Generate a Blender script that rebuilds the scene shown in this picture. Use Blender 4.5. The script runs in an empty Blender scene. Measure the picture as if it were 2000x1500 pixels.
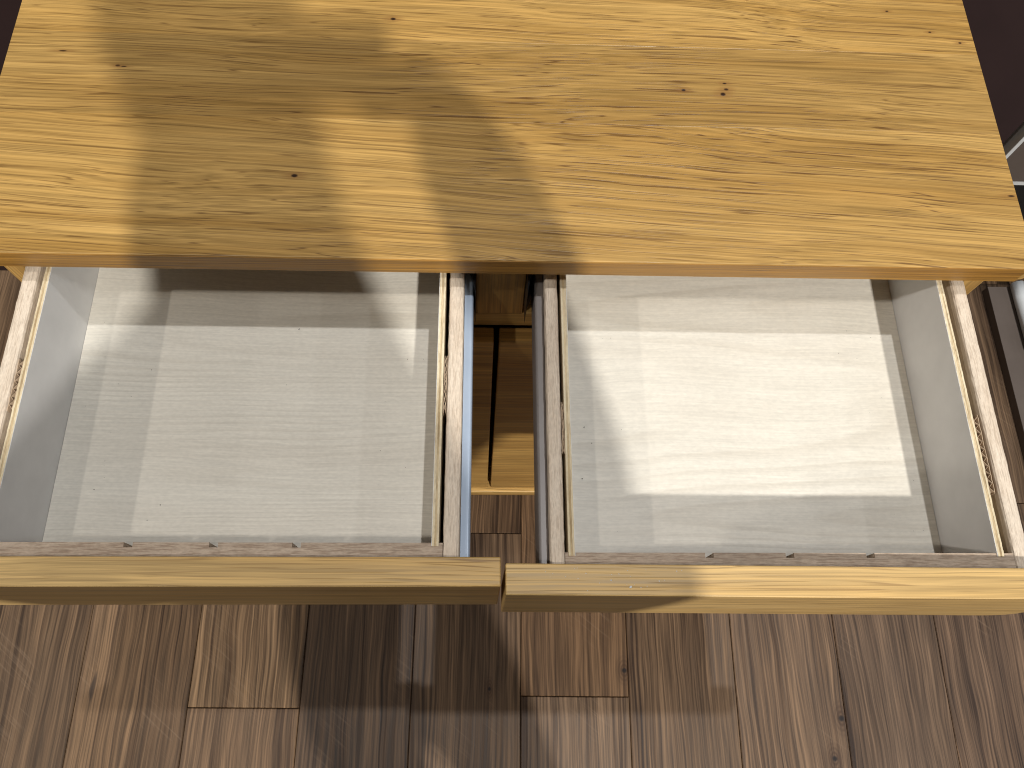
import bpy, bmesh, math, random
from mathutils import Vector, Matrix
random.seed(7)
scene = bpy.context.scene
col = scene.collection
ZT = 0.88                                   # height of the tabletop above the floor

# ---------------------------------------------------------------- camera
def cam_axes(p, ya, ro):
    fwd = Vector((math.sin(ya)*math.cos(p), math.cos(ya)*math.cos(p), -math.sin(p)))
    r0 = Vector((math.cos(ya), -math.sin(ya), 0)); u0 = r0.cross(fwd)
    r = math.cos(ro)*r0 + math.sin(ro)*u0
    u = -math.sin(ro)*r0 + math.cos(ro)*u0
    return r, u, fwd
CAM = Vector((-0.02346, -0.37539, 0.64346 + ZT))
R_, U_, F_ = cam_axes(1.19366, 0.10575, 0.10824)
cd = bpy.data.cameras.new('camera'); co = bpy.data.objects.new('camera', cd); col.objects.link(co)
cd.sensor_width = 36.0; cd.lens = 1564.78/2000*36.0
cd.clip_start = 0.02; cd.clip_end = 100
co.matrix_world = Matrix(((R_.x, U_.x, -F_.x, CAM.x), (R_.y, U_.y, -F_.y, CAM.y), (R_.z, U_.z, -F_.z, CAM.z), (0, 0, 0, 1)))
scene.camera = co

# ---------------------------------------------------------------- world and lamps
w = bpy.data.worlds.new('World'); scene.world = w; w.use_nodes = True
bg = w.node_tree.nodes['Background']
bg.inputs['Color'].default_value = (1.0, 0.965, 0.92, 1); bg.inputs['Strength'].default_value = 0.085
vs = scene.view_settings
vs.view_transform = 'Standard'; vs.look = 'None'; vs.gamma = 1.0; vs.exposure = 0.0

scene.cycles.denoising_prefilter = 'NONE'
scene.cycles.denoising_input_passes = 'RGB_ALBEDO_NORMAL'
scene.cycles.filter_width = 1.1
def lamp(name, pos, power, colr, rad):
    l = bpy.data.lights.new(name, 'POINT'); l.energy = power; l.color = colr; l.shadow_soft_size = rad
    o = bpy.data.objects.new(name, l); o.location = (pos[0], pos[1], pos[2] + ZT); col.objects.link(o)
lamp('ceiling_spot_front', (1.68, -4.64, 5.0), 1950, (1.0, 0.965, 0.91), 0.095)
lamp('ceiling_spot_over', (1.05, 0.45, 6.2), 660, (0.975, 0.985, 1.0), 0.06)
lamp('ceiling_spot_left', (-2.40, -1.75, 6.0), 220, (1.0, 0.93, 0.84), 0.07)
lamp('ceiling_spot_far_left', (-6.30, -1.90, 6.0), 560, (1.0, 0.93, 0.84), 0.07)
lamp('ceiling_spot_distant_left', (-13.2, -1.8, 6.0), 480, (1.0, 0.95, 0.90), 0.08)
lamp('ceiling_spot_right', (5.60, -1.40, 6.0), 170, (0.96, 0.98, 1.0), 0.08)
lamp('ceiling_spot_far_right', (9.40, -1.80, 6.0), 230, (0.96, 0.98, 1.0), 0.08)

# ---------------------------------------------------------------- node helpers
class Mat:
    def __init__(s, name):
        s.m = bpy.data.materials.new(name); s.m.use_nodes = True
        s.t = s.m.node_tree; s.N = s.t.nodes; s.b = s.N['Principled BSDF']
    def n(s, kind, ins=None, **props):
        nd = s.N.new(kind)
        for k, v in props.items(): setattr(nd, k, v)
        for k, v in (ins or {}).items():
            if isinstance(v, bpy.types.NodeSocket): s.t.links.new(v, nd.inputs[k])
            else: nd.inputs[k].default_value = v
        return nd
    def math(s, op, a, b=0.0, clamp=False):
        return s.n('ShaderNodeMath', {0: a, 1: b}, operation=op, use_clamp=clamp).outputs[0]
    def vec(s, x, y, z):
        return s.n('ShaderNodeCombineXYZ', {0: x, 1: y, 2: z}).outputs[0]
    def vmul(s, v, k):
        return s.n('ShaderNodeVectorMath', {0: v, 1: k}, operation='MULTIPLY').outputs[0]
    def noise(s, v, detail=2.0, rough=0.5, scale=1.0):
        return s.n('ShaderNodeTexNoise', {'Vector': v, 'Scale': scale, 'Detail': detail, 'Roughness': rough}).outputs['Fac']
    def rng(s, v, a, b, c, d, smooth=False):
        nd = s.n('ShaderNodeMapRange', {0: v, 1: a, 2: b, 3: c, 4: d}, clamp=True)
        if smooth: nd.interpolation_type = 'SMOOTHSTEP'
        return nd.outputs[0]
    def mix(s, f, a, b, mode='MIX'):
        nd = s.n('ShaderNodeMix', data_type='RGBA', blend_type=mode)
        def setin(i, v):
            if isinstance(v, bpy.types.NodeSocket): s.t.links.new(v, nd.inputs[i])
            else: nd.inputs[i].default_value = v if not isinstance(v, tuple) else (*v, 1)
        setin(0, f); setin(6, a); setin(7, b)
        return nd.outputs[2]
    def scale(s, c, f):
        return s.mix(1.0, c, s.n('ShaderNodeCombineColor', {0: f, 1: f, 2: f}).outputs[0], 'MULTIPLY')
    def axes(s, axis, rnd=True):
        tc = s.n('ShaderNodeTexCoord').outputs['Object']
        sp = s.n('ShaderNodeSeparateXYZ', {0: tc}); x, y, z = sp.outputs
        a, b, c = {'X': (x, y, z), 'Y': (y, x, z), 'Z': (z, x, y)}[axis]
        if rnd:
            r = s.math('MULTIPLY', s.n('ShaderNodeObjectInfo').outputs['Random'], 31.7)
            a = s.math('ADD', a, r); b = s.math('ADD', b, r); c = s.math('ADD', c, s.math('MULTIPLY', r, 0.37))
        return tc, a, b, c
    def out(s, color, rough, bump=None, bstr=0.3, bdist=0.001, spec=0.5, metal=0.0):
        for k, v in (('Base Color', color), ('Roughness', rough), ('Metallic', metal), ('Specular IOR Level', spec)):
            if isinstance(v, bpy.types.NodeSocket): s.t.links.new(v, s.b.inputs[k])
            else: s.b.inputs[k].default_value = (*v, 1) if isinstance(v, tuple) else v
        if bump is not None:
            bn = s.n('ShaderNodeBump', {'Height': bump, 'Strength': bstr, 'Distance': bdist})
            s.t.links.new(bn.outputs[0], s.b.inputs['Normal'])
        return s.m

def oak(name, axis, light, dark, pore, pstr=0.75, rough=0.40, k=1.0, knots=(), rnd=True, slope=0.0, warp_amt=0.055):
    M = Mat(name); tc, a, b, c = M.axes(axis, rnd)
    def V(sa, sb): return M.vec(M.math('MULTIPLY', a, sa), M.math('MULTIPLY', B, sb), M.math('MULTIPLY', C, sb))
    B, C = b, c
    if slope: b = M.math('ADD', b, M.math('MULTIPLY', a, slope))
    B = b
    wv = M.noise(V(1.6, 4.5), 2.0, 0.5); wv2 = M.noise(V(6.0, 16.0), 1.0, 0.5)
    wr = M.math('ADD', M.math('MULTIPLY', M.math('SUBTRACT', wv, 0.5), warp_amt), M.math('MULTIPLY', M.math('SUBTRACT', wv2, 0.5), 0.0055))
    B = M.math('ADD', b, wr); C = M.math('ADD', c, wr)
    ring = M.noise(V(0.9, 42*k), 3.0, 0.62)
    fine = M.noise(V(4.0, 430*k), 2.0, 0.65)
    por = M.noise(V(2.2, 300*k), 0.5, 0.5)
    brk = M.noise(V(16.0, 300*k), 0.0, 0.5)
    patch = M.noise(V(1.8, 8.0), 1.0, 0.5)
    t = M.math('ADD', M.math('MULTIPLY', ring, 0.65), M.math('MULTIPLY', patch, 0.35))
    colr = M.mix(M.rng(t, 0.40, 0.60, 0, 1), dark, light)
    colr = M.scale(colr, M.rng(fine, 0.30, 0.70, 0.66, 1.26))
    pm = M.rng(M.math('ABSOLUTE', M.math('SUBTRACT', por, 0.5)), 0.0, 0.055, 1.0, 0.0, True)
    pm = M.math('MULTIPLY', pm, M.math('MULTIPLY', M.rng(brk, 0.42, 0.52, 0, 1), M.rng(patch, 0.38, 0.62, 1.0, 0.55)))
    colr = M.mix(M.math('MULTIPLY', pm, pstr), colr, pore)
    for (kx, ky, rx, ry) in knots:
        d = M.n('ShaderNodeVectorMath', {0: tc, 1: (kx, ky, ZT)}, operation='SUBTRACT').outputs[0]
        d1 = M.n('ShaderNodeVectorMath', {0: M.vmul(d, (1/rx, 1/ry, 0))}, operation='LENGTH').outputs['Value']
        d2 = M.n('ShaderNodeVectorMath', {0: M.vmul(d, (1/(rx*4.5), 1/(ry*3), 0))}, operation='LENGTH').outputs['Value']
        colr = M.mix(M.rng(d2, 0.2, 1.0, 0.45, 0.0, True), colr, (0.20, 0.09, 0.025))
        colr = M.mix(M.rng(d1, 0.5, 1.0, 1.0, 0.0), colr, (0.025, 0.010, 0.004))
    hgt = M.math('SUBTRACT', M.math('MULTIPLY', fine, 0.25), pm)
    return M.out(colr, M.rng(fine, 0.3, 0.7, rough - 0.06, rough + 0.08), hgt, 0.35, 0.0004, 0.42)

def plain(name, c1, c2, rough=0.6, sc=60.0, metal=0.0, bump=0.0, spec=0.4):
    M = Mat(name); tc, a, b, c = M.axes('X')
    nz = M.noise(M.vec(a, b, c), 4.0, 0.6, sc)
    return M.out(M.mix(M.rng(nz, 0.3, 0.7, 0, 1), c1, c2), rough, nz if bump else None, bump, 0.0008, spec, metal)

KNOTS = [(-.1187, .2866, .0035, .0022), (-.2024, .0886, .0040, .0024), (.1803, .2023, .0028, .0020), (.2236, .2122, .0026, .0012),
         (.2245, .2045, .0030, .0018), (.2206, .1982, .0034, .0028), (.4944, .0813, .0045, .0013), (-.4461, .2330, .0050, .0010),
         (-.3891, .2159, .0030, .0016), (-.3830, .2150, .0035, .0008), (.4123, .3167, .0022, .0012), (.4543, .2886, .0022, .0012), (.4845, .2747, .0022, .0014)]
OL, OD, OP = (0.450, 0.276, 0.086), (0.335, 0.190, 0.049), (0.10, 0.044, 0.010)
TOPS = []
SEAMS = [(0.0, 0.1566), (0.1566, 0.2585), (0.2585, 0.362), (0.362, 0.44)]
for (y0, y1), g, sl in zip(SEAMS, (1.0, 0.87, 1.08, 1.0), (0.07, 0.025, 0.035, 0.0)):
    f = lambda c_: tuple(v*g for v in c_)
    TOPS.append(oak('oak_top', 'X', f(OL), f(OD), OP, 0.86, 0.40, slope=sl, knots=[k_ for k_ in KNOTS if y0 < k_[1] < y1]))
M_oak = oak('oak_board', 'X', (0.60, 0.38, 0.125), (0.42, 0.235, 0.065), OP, 0.6, 0.45, warp_amt=0.02)
M_front = oak('oak_front', 'X', (0.57, 0.38, 0.148), (0.47, 0.295, 0.10), (0.14, 0.064, 0.018), 0.55, 0.48, k=0.9, warp_amt=0.015)
M_lip = oak('oak_edge', 'X', (0.37, 0.190, 0.036), (0.29, 0.140, 0.024), OP, 0.5, 0.42, warp_amt=0.015)
M_oakz = oak('oak_upright', 'Z', (0.55, 0.33, 0.10), (0.38, 0.20, 0.05), OP, 0.5, 0.45, warp_amt=0.02)
M_door = oak('oak_door', 'X', (0.52, 0.31, 0.09), (0.34, 0.18, 0.045), (0.10, 0.045, 0.012), 0.45, 0.45, k=0.8, warp_amt=0.015)

def floor_mat():
    M = Mat('floor_plank_wood'); tc, a, b, c = M.axes('Y')
    tint = M.n('ShaderNodeObjectInfo').outputs['Color']
    def V(sa, sb): return M.vec(M.math('MULTIPLY', a, sa), M.math('MULTIPLY', B, sb), M.math('MULTIPLY', c, 3.0))
    B = b
    wv = M.noise(V(1.8, 6.0), 3.0, 0.55)
    B = M.math('ADD', b, M.math('MULTIPLY', M.math('SUBTRACT', wv, 0.5), 0.045))
    band = M.noise(V(1.0, 14.0), 3.0, 0.55)
    rings = M.noise(V(1.1, 170.0), 2.0, 0.65)
    fine = M.noise(V(8.0, 300.0), 2.0, 0.6)
    B = b
    saw = M.noise(M.vec(M.math('MULTIPLY', M.math('ADD', a, M.math('MULTIPLY', b, 0.8)), 130.0), M.math('MULTIPLY', b, 9.0), 0.0), 2.0, 0.6)
    sawm = M.rng(M.noise(V(5.0, 8.0), 2.0, 0.5), 0.52, 0.68, 0, 1, True)
    stain = M.noise(V(3.5, 9.0), 3.0, 0.6)
    tone = M.math('ADD', M.math('MULTIPLY', band, 0.45), M.math('MULTIPLY', rings, 0.55))
    colr = M.mix(M.rng(tone, 0.38, 0.61, 0, 1), (0.034, 0.018, 0.0095), (0.180, 0.116, 0.069))
    colr = M.mix(M.rng(stain, 0.48, 0.72, 0, 0.5), colr, (0.110, 0.073, 0.048))
    colr = M.mix(1.0, colr, tint, 'MULTIPLY')
    colr = M.scale(colr, M.rng(fine, 0.32, 0.68, 0.55, 1.30))
    colr = M.mix(M.math('MULTIPLY', sawm, M.rng(saw, 0.55, 0.68, 0, 0.14)), colr, (0.30, 0.21, 0.14))
    spot = M.noise(V(10.0, 30.0), 1.0, 0.5)
    colr = M.mix(M.rng(spot, 0.80, 0.86, 0, 0.7, True), colr, (0.02, 0.014, 0.012))
    for (kx, ky, rx, ry) in ((.240, -.328, .007, .006), (.625, -.410, .008, .007), (-.003, -.358, .004, .005), (.603, -.475, .007, .006)):
        d = M.n('ShaderNodeVectorMath', {0: tc, 1: (kx, ky, 0.0)}, operation='SUBTRACT').outputs[0]
        d1 = M.n('ShaderNodeVectorMath', {0: M.vmul(d, (1/rx, 1/ry, 0))}, operation='LENGTH').outputs['Value']
        d2 = M.n('ShaderNodeVectorMath', {0: M.vmul(d, (1/(rx*3.2), 1/(ry*6), 0))}, operation='LENGTH').outputs['Value']
        ringk = M.math('ADD', 0.55, M.math('MULTIPLY', M.math('SINE', M.math('MULTIPLY', d2, 30.0)), 0.22))
        colr = M.mix(M.math('MULTIPLY', M.rng(d2, 0.1, 1.0, 1.0, 0.0, True), ringk), colr, (0.045, 0.022, 0.012))
        colr = M.mix(M.rng(d1, 0.3, 1.0, 0.95, 0.0, True), colr, (0.012, 0.009, 0.009))
    h = M.math('ADD', M.math('MULTIPLY', fine, 0.7), M.math('MULTIPLY', rings, 0.6))
    return M.out(colr, M.rng(fine, 0.3, 0.7, 0.42, 0.60), h, 0.5, 0.0007, 0.28)
M_floor = floor_mat()

def maple():
    M = Mat('maple_film'); tc, a, b, c = M.axes('X')
    def V(sa, sb): return M.vec(M.math('MULTIPLY', a, sa), M.math('MULTIPLY', B, sb), c)
    B = b
    wv = M.noise(V(2.6, 5.0), 2.0, 0.5)
    B = M.math('ADD', b, M.math('MULTIPLY', M.math('SUBTRACT', wv, 0.5), 0.040))
    ring = M.noise(V(0.35, 8.0), 0.0, 0.5)
    fr = M.math('FRACT', M.math('MULTIPLY', ring, 34.0))
    ln = M.math('MULTIPLY', M.rng(fr, 0.0, 0.10, 0.0, 1.0), M.rng(fr, 0.10, 0.55, 1.0, 0.0))
    lm = M.rng(M.noise(V(3.0, 12.0), 2.0, 0.5), 0.40, 0.62, 0.05, 1.0)
    fine = M.noise(V(16.0, 520.0), 3.0, 0.65)
    band = M.noise(V(0.9, 22.0), 3.0, 0.55)
    fleck = M.noise(V(190.0, 420.0), 1.5, 0.5)
    colr = M.mix(M.rng(band, 0.32, 0.68, 0, 1), (0.62, 0.58, 0.50), (0.665, 0.63, 0.55))
    colr = M.scale(colr, M.rng(fine, 0.3, 0.7, 0.92, 1.07))
    colr = M.scale(colr, M.rng(fleck, 0.35, 0.65, 0.955, 1.03))
    colr = M.mix(M.math('MULTIPLY', M.math('MULTIPLY', ln, lm), 0.20), colr, (0.34, 0.285, 0.21))
    return M.out(colr, 0.46, fine, 0.12, 0.0003, 0.35)
M_maple = maple()

def raw(name, c1, c2, c3, k=1.0):
    M = Mat(name); tc, a, b, c = M.axes('Y')
    def V(sa, sb): return M.vec(M.math('MULTIPLY', a, sa), M.math('MULTIPLY', b, sb), M.math('MULTIPLY', c, sb))
    big = M.noise(V(9.0, 60.0), 3.0, 0.6); fine = M.noise(V(70.0*k, 900.0*k), 2.0, 0.6); fib = M.noise(V(260.0, 700.0), 2.0, 0.6)
    colr = M.mix(M.rng(big, 0.33, 0.66, 0, 1), c1, c2)
    colr = M.mix(M.rng(fine, 0.38, 0.50, 0.38, 0.0), colr, c3)
    colr = M.scale(colr, M.rng(fib, 0.3, 0.7, 0.90, 1.09))
    return M.out(colr, 0.72, fine, 0.5, 0.0006, 0.25)
M_rail = raw('raw_rail_wood', (0.56, 0.46, 0.355), (0.66, 0.565, 0.455), (0.31, 0.22, 0.15))
M_inner = raw('inner_board_wood', (0.34, 0.255, 0.195), (0.43, 0.335, 0.265), (0.17, 0.11, 0.075))
M_plyA = raw('ply_face_layer', (0.60, 0.50, 0.33), (0.72, 0.63, 0.45), (0.33, 0.22, 0.11), 0.6)
M_plyB = raw('ply_core_layer', (0.42, 0.31, 0.17), (0.66, 0.54, 0.35), (0.13, 0.075, 0.03), 0.35)
M_film = plain('grey_film', (0.60, 0.595, 0.585), (0.66, 0.655, 0.645), 0.55, 26.0)
M_card = plain('cardboard', (0.40, 0.29, 0.19), (0.52, 0.40, 0.28), 0.85, 220.0, bump=0.3)
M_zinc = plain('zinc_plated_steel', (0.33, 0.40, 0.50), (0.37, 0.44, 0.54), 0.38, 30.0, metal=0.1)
M_zinc_shaded = plain('zinc_plated_steel_shaded', (0.175, 0.155, 0.145), (0.20, 0.18, 0.17), 0.42, 30.0, metal=0.1)  # same slide metal as the zinc, its duller reflection painted as darker grey
M_black = plain('black_steel', (0.012, 0.014, 0.016), (0.03, 0.032, 0.036), 0.35, 60.0, metal=0.4)
M_wall = plain('maroon_wall_paint', (0.021, 0.0095, 0.0100), (0.026, 0.012, 0.0125), 0.7, 9.0)
M_taupe = plain('taupe_laminate', (0.085, 0.066, 0.055), (0.105, 0.083, 0.070), 0.6, 12.0)
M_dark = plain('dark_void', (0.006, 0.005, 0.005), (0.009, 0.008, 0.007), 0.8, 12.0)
M_white = plain('white_lacquered_metal', (0.55, 0.57, 0.58), (0.62, 0.64, 0.65), 0.35, 20.0)
M_cloth = plain('dark_jacket', (0.03, 0.03, 0.034), (0.05, 0.05, 0.056), 0.9, 60.0)
M_skin = plain('skin', (0.45, 0.27, 0.19), (0.50, 0.31, 0.22), 0.5, 40.0)
M_hair = plain('dark_hair', (0.012, 0.010, 0.009), (0.025, 0.02, 0.016), 0.5, 90.0)
M_sub = plain('floor_underlay', (0.02, 0.014, 0.010), (0.03, 0.02, 0.014), 0.9, 30.0)

# ---------------------------------------------------------------- object helpers
def link(name, me, mats, parent=None, smooth=False):
    for m in (mats if isinstance(mats, (list, tuple)) else [mats]): me.materials.append(m)
    o = bpy.data.objects.new(name, me); col.objects.link(o)
    if smooth:
        for p in me.polygons: p.use_smooth = True
    if parent is not None:
        o.parent = parent; o.matrix_parent_inverse = MW[parent.name].inverted()
    MW[o.name] = Matrix.Identity(4)
    return o
MW = {}
def empty(name, loc, parent=None):
    o = bpy.data.objects.new(name, None); col.objects.link(o)
    o.empty_display_size = 0.05
    mw = Matrix.Translation(Vector(loc)); MW[o.name] = mw
    if parent is not None:
        o.parent = parent; o.matrix_parent_inverse = MW[parent.name].inverted(); o.location = loc
    else: o.location = loc
    return o
def tag(o, label=None, cat=None, group=None, kind=None):
    if label: o['label'] = label
    if cat: o['category'] = cat
    if group: o['group'] = group
    if kind: o['kind'] = kind
    return o
def mesh_from(bm, name):
    bmesh.ops.recalc_face_normals(bm, faces=bm.faces[:])
    me = bpy.data.meshes.new(name); bm.to_mesh(me); bm.free(); return me
def box(name, x0, x1, y0, y1, z0, z1, mat, parent=None, bev=0.0012, seg=2):
    bm = bmesh.new()
    bmesh.ops.create_cube(bm, size=1.0, matrix=Matrix.Translation(((x0+x1)/2, (y0+y1)/2, (z0+z1)/2)) @ Matrix.Diagonal((x1-x0, y1-y0, z1-z0, 1)))
    if bev: bmesh.ops.bevel(bm, geom=bm.edges[:], offset=bev, segments=seg, affect='EDGES', profile=0.5)
    return link(name, mesh_from(bm, name), mat, parent)
def prism_y(name, poly, y0, y1, mat, parent=None, bev=0.0, yslope=0.0, smooth=False):
    """polygon in XZ extruded along Y; yslope adds yslope*x to y (a slightly turned board)"""
    bm = bmesh.new()
    A = [bm.verts.new((x, y0 + yslope*x, z)) for x, z in poly]; B = [bm.verts.new((x, y1 + yslope*x, z)) for x, z in poly]
    bm.faces.new(A); bm.faces.new(B[::-1])
    for i in range(len(poly)):
        j = (i+1) % len(poly); bm.faces.new((A[j], A[i], B[i], B[j]))
    if bev:
        bmesh.ops.recalc_face_normals(bm, faces=bm.faces[:])
        ed = [e for e in bm.edges if len(e.link_faces) == 2 and e.calc_face_angle(0) > 0.6]
        bmesh.ops.bevel(bm, geom=ed, offset=bev, segments=2, affect='EDGES', profile=0.5)
    return link(name, mesh_from(bm, name), mat, parent, smooth)
def strip_y(bm, prof, y0, y1, n, jit, seed, mi=0, x_at=None):
    """ring profile (x,z) swept along Y in n pieces with small jitter; prof points with flag 1 get z jitter, flag 2 x jitter"""
    rd = random.Random(seed); rings = []
    for i in range(n+1):
        y = y0 + (y1-y0)*i/n; row = []; jz = rd.gauss(0, 1)
        for (x, z, fl) in prof:
            dx = x_at(y) if x_at else 0.0
            row.append(bm.verts.new((x + dx + (rd.gauss(0, jit) if fl & 2 else 0), y, z + ((0.6*jz*jit + rd.gauss(0, jit*0.6)) if fl & 1 else 0))))
        rings.append(row)
    m = len(prof)
    for i in range(n):
        for k in range(m):
            f = bm.faces.new((rings[i][k], rings[i][(k+1) % m], rings[i+1][(k+1) % m], rings[i+1][k])); f.material_index = mi
    for r in (rings[0][::-1], rings[-1]): bm.faces.new(r).material_index = mi
def sweep(name, pts, r, mat, parent=None, n=10, smooth=True):
    bm = bmesh.new(); prev = None
    for i, p in enumerate(pts):
        p = Vector(p); d = (Vector(pts[min(i+1, len(pts)-1)]) - Vector(pts[max(i-1, 0)])).normalized()
        s = d.orthogonal().normalized(); t = d.cross(s)
        ring = [bm.verts.new(p + r*(math.cos(2*math.pi*k/n)*s + math.sin(2*math.pi*k/n)*t)) for k in range(n)]
        if prev:
            best = min(range(n), key=lambda o: (ring[o].co - prev[0].co).length)
            ring = ring[best:] + ring[:best]
            for k in range(n): bm.faces.new((prev[k], prev[(k+1) % n], ring[(k+1) % n], ring[k]))
        else: bm.faces.new(ring[::-1])
        prev = ring
    bm.faces.new(prev)
    return link(name, mesh_from(bm, name), mat, parent, smooth)

# ---------------------------------------------------------------- floor, wall
sub = box('floor', -2.6, 2.8, -2.2, 0.75, -0.03, -0.0125, M_sub, None, 0); tag(sub, 'brown wood plank floor under the sideboard', 'floor', kind='structure')
PW = 0.1935
TINT = {(-3, 1): (1.45, 1.42, 1.30), (-3, 0): (1.12, 1.06, 0.98), (-2, 0): (0.82, 0.80, 0.80), (-1, 0): (0.92, 0.90, 0.88), (-1, 1): (0.85, 0.78, 0.70), (0, 1): (1.05, 0.95, 0.82),
        (0, 0): (1.22, 1.22, 1.22), (1, 0): (1.02, 0.98, 0.92), (2, 1): (1.12, 1.08, 1.05), (3, 0): (0.92, 0.90, 0.92), (4, 1): (1.0, 0.96, 0.98), (-4, 0): (1.08, 1.02, 0.92), (-5, 1): (0.95, 0.91, 0.84)}
def plank(u0, u1, v0, v1, key):
    bm = bmesh.new(); g = 0.0005; c = 0.0013; dz = random.uniform(-0.00025, 0.00025)
    def V(u, v, z):
        return bm.verts.new((0.0572 + u + 0.0125*v, v - 0.0125*u, z + dz))
    u0 += g; u1 -= g; v0 += g; v1 -= g
    lo = [V(u0, v0, -.012), V(u1, v0, -.012), V(u1, v1, -.012), V(u0, v1, -.012)]
    mi = [V(u0, v0, -.0013), V(u1, v0, -.0013), V(u1, v1, -.0013), V(u0, v1, -.0013)]
    hi = [V(u0+c, v0+c, 0), V(u1-c, v0+c, 0), V(u1-c, v1-c, 0), V(u0+c, v1-c, 0)]
    bm.faces.new(hi); bm.faces.new(lo[::-1])
    for i in range(4):
        j = (i+1) % 4; bm.faces.new((lo[i], lo[j], mi[j], mi[i])); bm.faces.new((mi[i], mi[j], hi[j], hi[i]))
    o = link('floor_plank', mesh_from(bm, 'floor_plank'), M_floor, sub)
    t = random.uniform(0.8, 1.2); c3 = TINT.get(key, (t, t*0.97, t*0.93)); o.color = (*c3, 1)
    return o
JOINT = {-3: -0.393, 0: -0.370, -1: -0.0814, 5: -0.006, 1: 0.31, -2: 0.16, 2: -0.72, 3: 0.24, 4: -0.61, -4: 0.08, -5: -0.66}
for kcol in range(-13, 14):
    j = JOINT.get(kcol, random.uniform(-0.9, 0.4)); ys = [j]
    while ys[0] > -2.1: ys.insert(0, ys[0] - 1.29)
    while ys[-1] < 0.7: ys.append(ys[-1] + 1.29)
    for a_, b_ in zip(ys, ys[1:]):
        a2, b2 = max(a_, -2.15), min(b_, 0.70)
        if b2 - a2 > 0.02: plank(kcol*PW, (kcol+1)*PW, a2, b2, (kcol, 1 if a_ >= j - 1e-6 else 0))
tag(box('wall', -2.6, 0.83, 0.47, 0.53, 0.0, 1.9, M_wall, None, 0.001), 'dark maroon wall panel behind the sideboard', 'wall', kind='structure')
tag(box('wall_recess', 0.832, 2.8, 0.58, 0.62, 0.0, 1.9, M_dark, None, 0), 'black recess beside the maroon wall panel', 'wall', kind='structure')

# ---------------------------------------------------------------- sideboard carcass
sb = tag(empty('sideboard', (0, 0.21, 0)), 'oak sideboard with two drawers pulled open above closed doors', 'sideboard')
def rel(z): return ZT + z
TH = 0.0238
tt = empty('tabletop', (0, 0.21, rel(-TH)), sb)
def stave(y0, y1, mat, front=False):
    r = 0.008; pts = [(-.5, 0)]
    pts += [(-.5, -TH + r)] + [(-.5 + r - r*math.cos(t), -TH + r - r*math.sin(t)) for t in (math.pi*i/12 for i in range(1, 6))] + [(-.5 + r, -TH)]
    full = pts + [(-x, z) for x, z in reversed(pts)]
    full = [(x, rel(z)) for x, z in full]
    o = prism_y('plank', full, y0, y1, mat, tt, 0.0)
    bm = bmesh.new(); bm.from_mesh(o.data)
    yb = [e for e in bm.edges if all(abs(v.co.z - ZT) < 1e-5 for v in e.verts)]
    if front:
        ed = [e for e in bm.edges if all(abs(v.co.y - y0) < 1e-5 for v in e.verts)]
        bmesh.ops.bevel(bm, geom=ed, offset=0.0012, segments=2, affect='EDGES', profile=0.5)
    else:
        ed = [e for e in yb if all(abs(v.co.y - y0) < 1e-5 for v in e.verts)]
        bmesh.ops.bevel(bm, geom=ed, offset=0.0003, segments=1, affect='EDGES')
    bm.to_mesh(o.data); bm.free()
for i, (y0, y1) in enumerate(SEAMS): stave(y0, y1 - 0.00008, TOPS[i], i == 0)
box('edge_strip', -0.4925, 0.4925, -0.0006, 0.0003, rel(-TH) + 0.0003, rel(-0.0011), M_lip, tt, 0.0)
for s in (-1, 1):
    xa, xb = sorted((s*0.4905, s*0.470))
    box('side_panel', xa, xb, 0.0205, 0.43, 0.0, rel(-TH) - 0.0003, M_oakz, sb)
box('center_post', -0.0292, 0.0213, 0.0200, 0.05, rel(-0.1490), rel(-TH) - 0.0004, M_oakz, sb, 0.0012)
box('divider_rail', -0.4695, 0.4695, 0.0203, 0.060, rel(-0.1795), rel(-0.1493), M_oak, sb, 0.0012)
box('divider_shelf', -0.4695, 0.4695, 0.0604, 0.420, rel(-0.1795), rel(-0.1690), M_oak, sb, 0.0008)
box('back_panel', -0.4695, 0.4695, 0.4215, 0.428, 0.03, rel(-TH) - 0.001, M_oakz, sb, 0.0)
box('base_rail', -0.4905, 0.4905, -0.0075, 0.0195, 0.0004, rel(-0.8535), M_oak, sb, 0.0025)
box('bottom_panel', -0.4695, 0.4695, 0.0198, 0.420, 0.004, rel(-0.8545), M_oak, sb, 0.0)
def door(x0, x1, rx):
    z0, z1 = rel(-0.8505), rel(-0.1828); r = 0.004
    bm = bmesh.new()
    bmesh.ops.create_cube(bm, size=1.0, matrix=Matrix.Translation(((x0+x1)/2, 0.010, (z0+z1)/2)) @ Matrix.Diagonal((x1-x0, 0.0195, z1-z0, 1)))
    bmesh.ops.bevel(bm, geom=bm.edges[:], offset=0.0018, segments=2, affect='EDGES', profile=0.5)
    return link('door', mesh_from(bm, 'door'), M_door, sb)
door(-0.4900, -0.0093, 1); door(-0.0030, 0.4900, -1)

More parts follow.
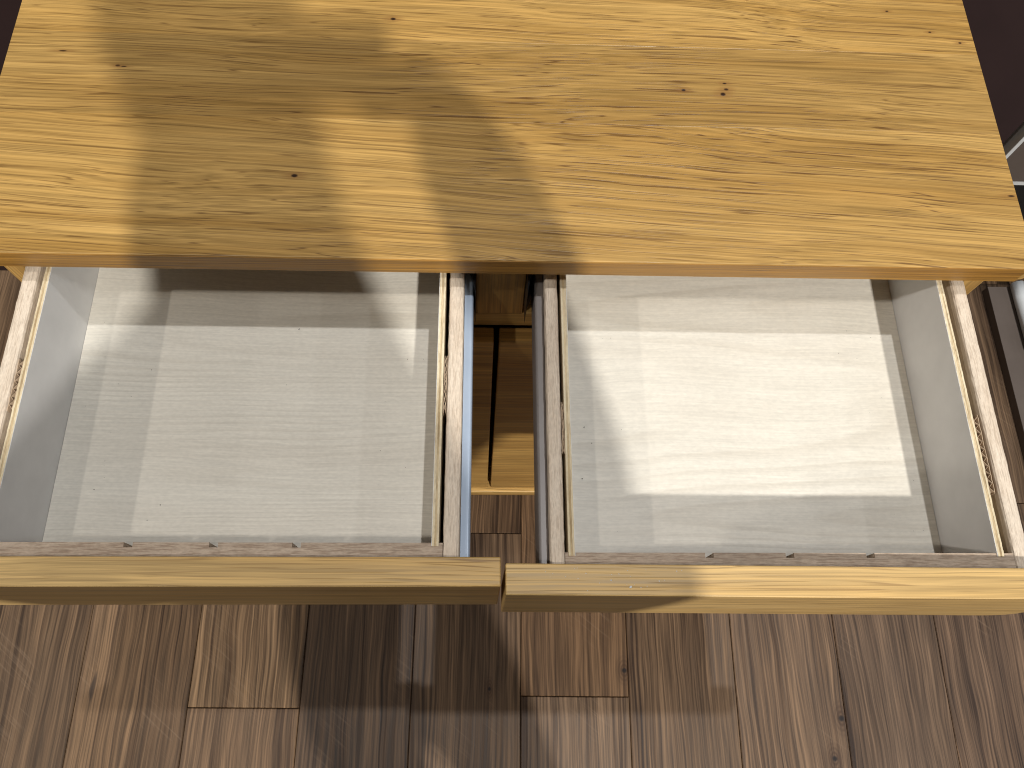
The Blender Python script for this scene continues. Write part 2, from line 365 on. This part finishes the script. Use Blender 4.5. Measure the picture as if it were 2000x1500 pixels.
# ---------------------------------------------------------------- drawers
def arc(cx, cz, r, a0, a1, n=8): return [(cx + r*math.cos(a0 + (a1-a0)*i/n), cz + r*math.sin(a0 + (a1-a0)*i/n)) for i in range(n+1)]
def drawer(side, front_x, front_zb, front_y0, front_y1, yslope, ply, rail, y_in, notch, label):
    dr = empty('drawer', ((ply[0]+ply[3])/2, 0.0, rel(-0.165)), sb); dr['label'] = label
    fx0, fx1 = front_x; zt, zb = rel(-0.030), rel(front_zb); R = 0.024
    if side > 0: poly = [(fx0, zt), (fx0, zb)] + arc(fx1 - R, zb + R, R, -math.pi/2, 0) + [(fx1, zt)]
    else: poly = [(fx1, zt), (fx0, zt)] + arc(fx0 + R, zb + R, R, math.pi, 1.5*math.pi) + [(fx1, zb)]
    prism_y('drawer_front', poly, front_y0, front_y1, M_front, dr, 0.0011, yslope)
    yb = front_y1 + yslope*(fx0+fx1)/2 + 0.0003
    Yback = 0.11
    # side rails
    for i, (xa, xb) in enumerate((rail[:2], rail[2:])):
        bm = bmesh.new(); z1 = rel(-0.045); rr = 0.0028
        prof = [(xa, rel(-0.150), 0), (xb, rel(-0.150), 0), (xb, z1 - rr, 2), (xb - rr*.3, z1 - rr*.3, 3), (xb - rr, z1, 1), ((xa+xb)/2, z1, 1), (xa + rr, z1, 1), (xa + rr*.3, z1 - rr*.3, 3), (xa, z1 - rr, 2)]
        xm = (xa+xb)/2
        strip_y(bm, prof, yb + yslope*(xm-(fx0+fx1)/2), Yback, 60, 0.00012, 11 + i + 5*side)
        link('side_rail', mesh_from(bm, 'side_rail'), M_rail, dr, False)
    # thin plywood liners: three layers and a grey film on the inner face
    for i, (xa, xb) in enumerate((ply[:2], ply[2:])):
        bm = bmesh.new(); inner = xb if i == 0 else xa; outer = xa if i == 0 else xb
        sg = 1 if i == 0 else -1; tt_ = abs(xb-xa)
        cuts = [0, 0.30, 0.62, 0.93, 1.0]
        for L in range(4):
            p0 = outer + sg*tt_*cuts[L]; p1 = outer + sg*tt_*cuts[L+1]; xl, xr = min(p0, p1), max(p0, p1)
            top = rel(-0.0450) + (0.0001, -0.0002, 0.0001, 0.0)[L]
            prof = [(xl, rel(-0.140), 0), (xr, rel(-0.140), 0), (xr, top, 1 if L == 3 else 1), (xl, top, 1)]
            strip_y(bm, prof, y_in - 0.0030, Yback, 90, 0.00018 if L < 3 else 0.00006, 40 + L + 4*i + 9*side, (0, 1, 0, 2)[L])
        link('liner_panel', mesh_from(bm, 'liner_panel'), [M_plyA, M_plyB, M_film], dr)
    # inner front board with grooves for dividers
    bm = bmesh.new(); zt2 = rel(-0.0462); z02 = rel(-0.150); xa, xb = rail[1] + 0.0002, rail[2] - 0.0002; gd = 0.0042
    outl = [(xa, y_in)]
    for nx in notch: outl += [(nx - .0037, y_in), (nx - .0037, y_in - gd), (nx + .0037, y_in - gd), (nx + .0037, y_in)]
    outl += [(xb, y_in), (xb, yb + yslope*(xb - (fx0+fx1)/2)), (xa, yb + yslope*(xa - (fx0+fx1)/2))]
    A = [bm.verts.new((x, y, zt2)) for x, y in outl]; B = [bm.verts.new((x, y, z02)) for x, y in outl]
    bm.faces.new(A); bm.faces.new(B[::-1])
    for i in range(len(outl)):
        j = (i+1) % len(outl); bm.faces.new((A[i], A[j], B[j], B[i]))
    bmesh.ops.triangulate(bm, faces=[f for f in bm.faces if len(f.verts) > 4])
    link('inner_front_board', mesh_from(bm, 'inner_front_board'), M_innerx, dr)
    box('base_panel', ply[1] + 0.0004, ply[2] - 0.0004, y_in + 0.0003, Yback, rel(-0.1340), rel(-0.1280), M_maple, dr, 0.0)
    box('drawer_back', rail[1] + 0.0002, rail[2] - 0.0002, Yback + 0.0004, Yback + 0.012, rel(-0.150), rel(-0.0470), M_inner, dr, 0.001)
    # slide rail on the side that faces the middle gap, and its twin outside
    for sgn, x in ((1, rail[3]), (-1, rail[0])):
        w_, zt3, zb3 = 0.0088, rel(-0.0600), rel(-0.1050)
        p = [(x + sgn*0.0004, zb3), (x + sgn*0.0004, zt3 - 0.0002)]
        p += [(x + sgn*(0.0064 + (w_ - 0.0064)*math.sin(t)), zt3 - 0.003*(1 - math.cos(t))) for t in (math.pi/2*i/7 for i in range(8))] + [(x + sgn*w_, zb3)]
        prism_y('drawer_slide', p, yb + 0.003, 0.10, M_zinc_shaded if (side > 0 and sgn < 0) else M_zinc, dr, 0.0, smooth=False)
    return dr
M_innerx = None
def raw_x(name, c1, c2, c3):
    M = Mat(name); tc, a, b, c = M.axes('X')
    def V(sa, sb): return M.vec(M.math('MULTIPLY', a, sa), M.math('MULTIPLY', b, sb), M.math('MULTIPLY', c, sb))
    big = M.noise(V(9.0, 90.0), 3.0, 0.6); fine = M.noise(V(60.0, 800.0), 2.0, 0.6); fib = M.noise(V(260.0, 700.0), 2.0, 0.6)
    colr = M.mix(M.rng(big, 0.33, 0.66, 0, 1), c1, c2); colr = M.mix(M.rng(fine, 0.40, 0.52, 0.6, 0.0), colr, c3)
    colr = M.scale(colr, M.rng(fib, 0.3, 0.7, 0.86, 1.12))
    return M.out(colr, 0.6, fine, 0.4, 0.0005, 0.35)
M_innerx = raw_x('inner_board_long_grain', (0.37, 0.285, 0.21), (0.46, 0.365, 0.275), (0.21, 0.14, 0.09))
drawer(-1, (-0.5, -0.0055), -0.1625, -0.2893, -0.2649, 0.0, (-.4396, -.4340, -.0643, -.0582), (-.4602, -.4458, -.0545, -.0404), -0.2505, (-.319, -.248, -.1785), 'left drawer, pulled open, pale grey inside')
drawer(1, (-0.0015, 0.5), -0.1650, -0.2960, -0.2700, -0.0085, (.0530, .0588, .4290, .4350), (.0375, .0500, .4443, .4585), -0.2585, (.175, .2455, .3165), 'right drawer, pulled open, brightly lit inside')
# dark slide members screwed to the post
for s, x in ((-1, -0.0296), (1, 0.0217)):
    p = [(x, -0.006), (x + s*0.003, 0.012), (x + s*0.0085, 0.026), (x + s*0.0085, 0.30), (x, 0.30)]
    bm = bmesh.new()
    A = [bm.verts.new((a, b, rel(-0.052))) for a, b in p]; B = [bm.verts.new((a, b, rel(-0.120))) for a, b in p]
    bm.faces.new(A); bm.faces.new(B[::-1])
    for i in range(5): bm.faces.new((A[i], A[(i+1) % 5], B[(i+1) % 5], B[i]))
    link('slide_channel', mesh_from(bm, 'slide_channel'), M_black, sb)

# ---------------------------------------------------------------- cardboard spacers in the gaps
def spacer(x0, x1, y0, y1, label, flutes=True, ztop=-0.0465, torn=0.0):
    bm = bmesh.new(); zt, zb = rel(ztop), rel(-0.10); t = 0.0005; rd = random.Random(int(abs(y0)*1e4))
    def sheet(path, th):
        n = len(path); L = []; 
        for i, (x, y) in enumerate(path):
            d = Vector((path[min(i+1, n-1)][0] - path[max(i-1, 0)][0], path[min(i+1, n-1)][1] - path[max(i-1, 0)][1])).normalized()
            nx, ny = -d.y*th/2, d.x*th/2; dz = rd.gauss(0, 0.0002) + torn*rd.uniform(-1, 0.3)
            L.append([bm.verts.new((x+nx, y+ny, zt+dz)), bm.verts.new((x-nx, y-ny, zt+dz)), bm.verts.new((x-nx, y-ny, zb)), bm.verts.new((x+nx, y+ny, zb))])
        for a, b in zip(L, L[1:]):
            for k in range(4): bm.faces.new((a[k], a[(k+1) % 4], b[(k+1) % 4], b[k]))
        bm.faces.new(L[0][::-1]); bm.faces.new(L[-1])
    n = max(6, int((y1-y0)/0.0040)); wob = lambda i: rd.gauss(0, 0.00012 + torn*0.15)
    sheet([(x0 + t/2 + abs(wob(i)), y0 + (y1-y0)*i/n) for i in range(n+1)], t)
    sheet([(x1 - t/2 - abs(wob(i)), y0 + (y1-y0)*i/n) for i in range(n+1)], t)
    sheet([((x0 + 0.0009) if i % 2 else (x1 - 0.0009), y0 + (y1-y0)*(i+.5)/(n+1) + wob(i)*2) for i in range(n+1)], 0.0004)
    return tag(link('cardboard_spacer', mesh_from(bm, 'cardboard_spacer'), M_card), label, 'cardboard', 'cardboard spacers wedged beside the drawer liners')
spacer(-.4452, -.4402, -.134, -.084, 'corrugated cardboard strip wedged at the outer left side of the left drawer')
spacer(-.0577, -.0548, -.132, -.076, 'torn dark cardboard strip in the gap on the right side of the left drawer', torn=0.0006)
spacer(.0503, .0527, -.170, -.121, 'torn cardboard strip in the gap on the left side of the right drawer', torn=0.0008)
spacer(.4356, .4412, -.205, -.130, 'crumpled cardboard strip wedged at the outer right side of the right drawer', torn=0.0006)

# ---------------------------------------------------------------- small crumbs
def crumbs(name, spots, mat, label):
    bm = bmesh.new(); rd = random.Random(5)
    for (x, y, z, r) in spots:
        bmesh.ops.create_icosphere(bm, subdivisions=1, radius=r, matrix=Matrix.Translation((x, y, z + r*0.35)) @ Matrix.Rotation(rd.uniform(0, 6), 4, 'Z') @ Matrix.Diagonal((rd.uniform(.8, 1.6), rd.uniform(.6, 1), 0.5, 1)))
    return tag(link(name, mesh_from(bm, name), mat), label, 'dust', kind='stuff')
rd = random.Random(3)
sp = [(rd.uniform(.03, .15), rd.uniform(-.293, -.274), rel(-.030), rd.uniform(.00022, .0005)) for _ in range(26)] + [(.102, -.2895, rel(-.030), .0011), (.086, -.284, rel(-.030), .0008)]
crumbs('white_crumbs', sp, M_white, 'white specks scattered on the top edge of the right drawer front')
sp = [(x, y, rel(-.128), rd.uniform(.0004, .0007)) for x, y in [(.082, -.118), (.089, -.135), (.078, -.172), (-.215, -.012), (-.36, -.06), (-.395, -.185), (-.33, -.20), (-.34, -.215), (-.1, -.045), (-.222, -.075)]]
sp += [(rd.choice((-1, 1))*0.155 + sx*0.249 - (0.0 if sx < 0 else 0.005) + rd.gauss(0, 0.02), rd.uniform(-.235, .0), rel(-.128), rd.uniform(.0002, .00035)) for sx in (-1, 1) for _ in range(22)]
crumbs('dark_crumbs', sp, M_sub, 'tiny dark specks lying on the pale drawer bottoms')

# ---------------------------------------------------------------- neighbours at the right edge
pl = tag(box('display_platform', 1.076, 2.4, -0.60, 0.455, 0.0006, 0.022, [M_taupe], None, 0.001), 'low taupe display platform on the floor right of the sideboard', 'platform')
fr = tag(empty('white_metal_frame', (1.16, 0.3, 0.022)), 'white metal furniture frame standing on the taupe platform', 'frame')
sweep('runner', [(1.133, 0.455, .036), (1.133, 0.42, .036), (1.134, 0.30, .036), (1.142, 0.22, .036), (1.17, 0.16, .036), (1.23, 0.12, .036)], 0.0145, M_white, fr)
sweep('foot_plate', [(1.20, 0.455, .030), (1.20, 0.16, .030)], 0.008, M_white, fr)
pn = tag(empty('partition_panel', (1.2, 0.5, 0.36)), 'grey brown partition panel with pale edge right of the maroon wall', 'panel')
box('panel_board', 0.858, 2.2, 0.47, 0.50, 0.375, 1.9, M_taupe, pn, 0.001)
box('edge_trim', 0.8495, 0.857, 0.466, 0.502, 0.362, 1.9, M_white, pn, 0.001)
box('bottom_trim', 0.8575, 2.2, 0.472, 0.500, 0.362, 0.3745, M_white, pn, 0.001)

# ---------------------------------------------------------------- the photographer, whose shadow falls on the board
ps = tag(empty('person', (0.11, -0.86, 0)), 'person in a dark jacket leaning over the drawers with a phone', 'person')
J = {  # joint: (x, y, z above floor, radius)
 'pelvis': (.12, -.98, .95, .145), 'waist': (.12, -.95, 1.10, .130), 'chest': (.09, -.83, 1.30, .170), 'neckbase': (.075, -.725, 1.465, .095), 'clavL': (-.030, -.715, 1.440, .105), 'neck': (.050, -.650, 1.56, .070),
 'headlow': (.028, -.585, 1.625, .072), 'head': (.016, -.540, 1.71, .102), 'headtop': (.012, -.520, 1.790, .086),
 'shR': (.285, -.80, 1.42, .066), 'elR': (.198, -.500, 1.285, .056), 'wrR': (.160, -.435, 1.455, .052), 'haR': (.135, -.412, 1.515, .050),
 'shL': (-.185, -.80, 1.40, .096), 'elL': (-.070, -.620, 1.260, .066), 'wrL': (-.086, -.455, 1.460, .042), 'haL': (-.066, -.418, 1.515, .030),
 'hipR': (.215, -.98, .90, .092), 'knR': (.225, -.95, .49, .062), 'anR': (.225, -1.0, .09, .045), 'toR': (.235, -.86, .045, .038),
 'hipL': (.025, -.98, .90, .092), 'knL': (.015, -.95, .49, .062), 'anL': (.015, -1.0, .09, .045), 'toL': (.005, -.86, .045, .038)}
ED = [('pelvis', 'waist'), ('waist', 'chest'), ('chest', 'neckbase'), ('neckbase', 'neck'), ('neck', 'headlow'), ('headlow', 'head'), ('head', 'headtop'),
      ('chest', 'shR'), ('shR', 'elR'), ('elR', 'wrR'), ('wrR', 'haR'), ('neckbase', 'clavL'), ('clavL', 'shL'), ('shL', 'elL'), ('elL', 'wrL'), ('wrL', 'haL'),
      ('pelvis', 'hipR'), ('hipR', 'knR'), ('knR', 'anR'), ('anR', 'toR'), ('pelvis', 'hipL'), ('hipL', 'knL'), ('knL', 'anL'), ('anL', 'toL')]
for s, sg in (('R', 1), ('L', -1)):
    hx, hy, hz, _ = J['ha' + s]
    for f in range(4):
        q = [(hx - sg*.004*f, hy + .020 - .016*f, hz + .004, .0098), (hx - sg*.030, hy + .022 - .017*f, hz - .012 + .002*f, .0088), (hx - sg*.052, hy + .024 - .017*f, hz - .004, .0075)]
        pv = 'ha' + s
        for i, c_ in enumerate(q):
            nm = 'f%s%d%d' % (s, f, i); J[nm] = c_; ED.append((pv, nm)); pv = nm
    J['t%s0' % s] = (hx - sg*.012, hy - .018, hz + .020, .011); J['t%s1' % s] = (hx - sg*.045, hy - .004, hz + .024, .0085)
    ED += [('ha' + s, 't%s0' % s), ('t%s0' % s, 't%s1' % s)]
keys = list(J); me = bpy.data.meshes.new('body')
me.from_pydata([J[k][:3] for k in keys], [(keys.index(a), keys.index(b)) for a, b in ED], [])
body = link('body', me, [M_cloth], ps)
sk = body.modifiers.new('skin', 'SKIN'); sk.use_smooth_shade = True
for i, k in enumerate(keys):
    sv = me.skin_vertices[0].data[i] if me.skin_vertices else None
    if sv is None: break
    sv.radius = (J[k][3], J[k][3]); sv.use_root = (k == 'pelvis')
body.modifiers.new('subsurf', 'SUBSURF').levels = 2; body.modifiers['subsurf'].render_levels = 2
ph = tag(empty('phone', tuple(CAM - F_*0.008)), 'phone held level by the person above the drawers', 'phone')
def slab(name, w_, h_, d_, off, mat):
    bm = bmesh.new(); bmesh.ops.create_cube(bm, size=1.0, matrix=Matrix.Diagonal((w_, h_, d_, 1)))
    bmesh.ops.bevel(bm, geom=bm.edges[:], offset=d_*0.3, segments=2, affect='EDGES')
    Mx = Matrix(((R_.x, U_.x, -F_.x, 0), (R_.y, U_.y, -F_.y, 0), (R_.z, U_.z, -F_.z, 0), (0, 0, 0, 1)))
    bm.transform(Matrix.Translation(CAM) @ Mx @ Matrix.Translation(off))
    return link(name, mesh_from(bm, name), mat, ph)
slab('phone_body', 0.160, 0.078, 0.008, (0.058, -0.022, 0.009), M_black)
slab('screen', 0.142, 0.068, 0.0006, (0.058, -0.022, 0.0137), M_dark)
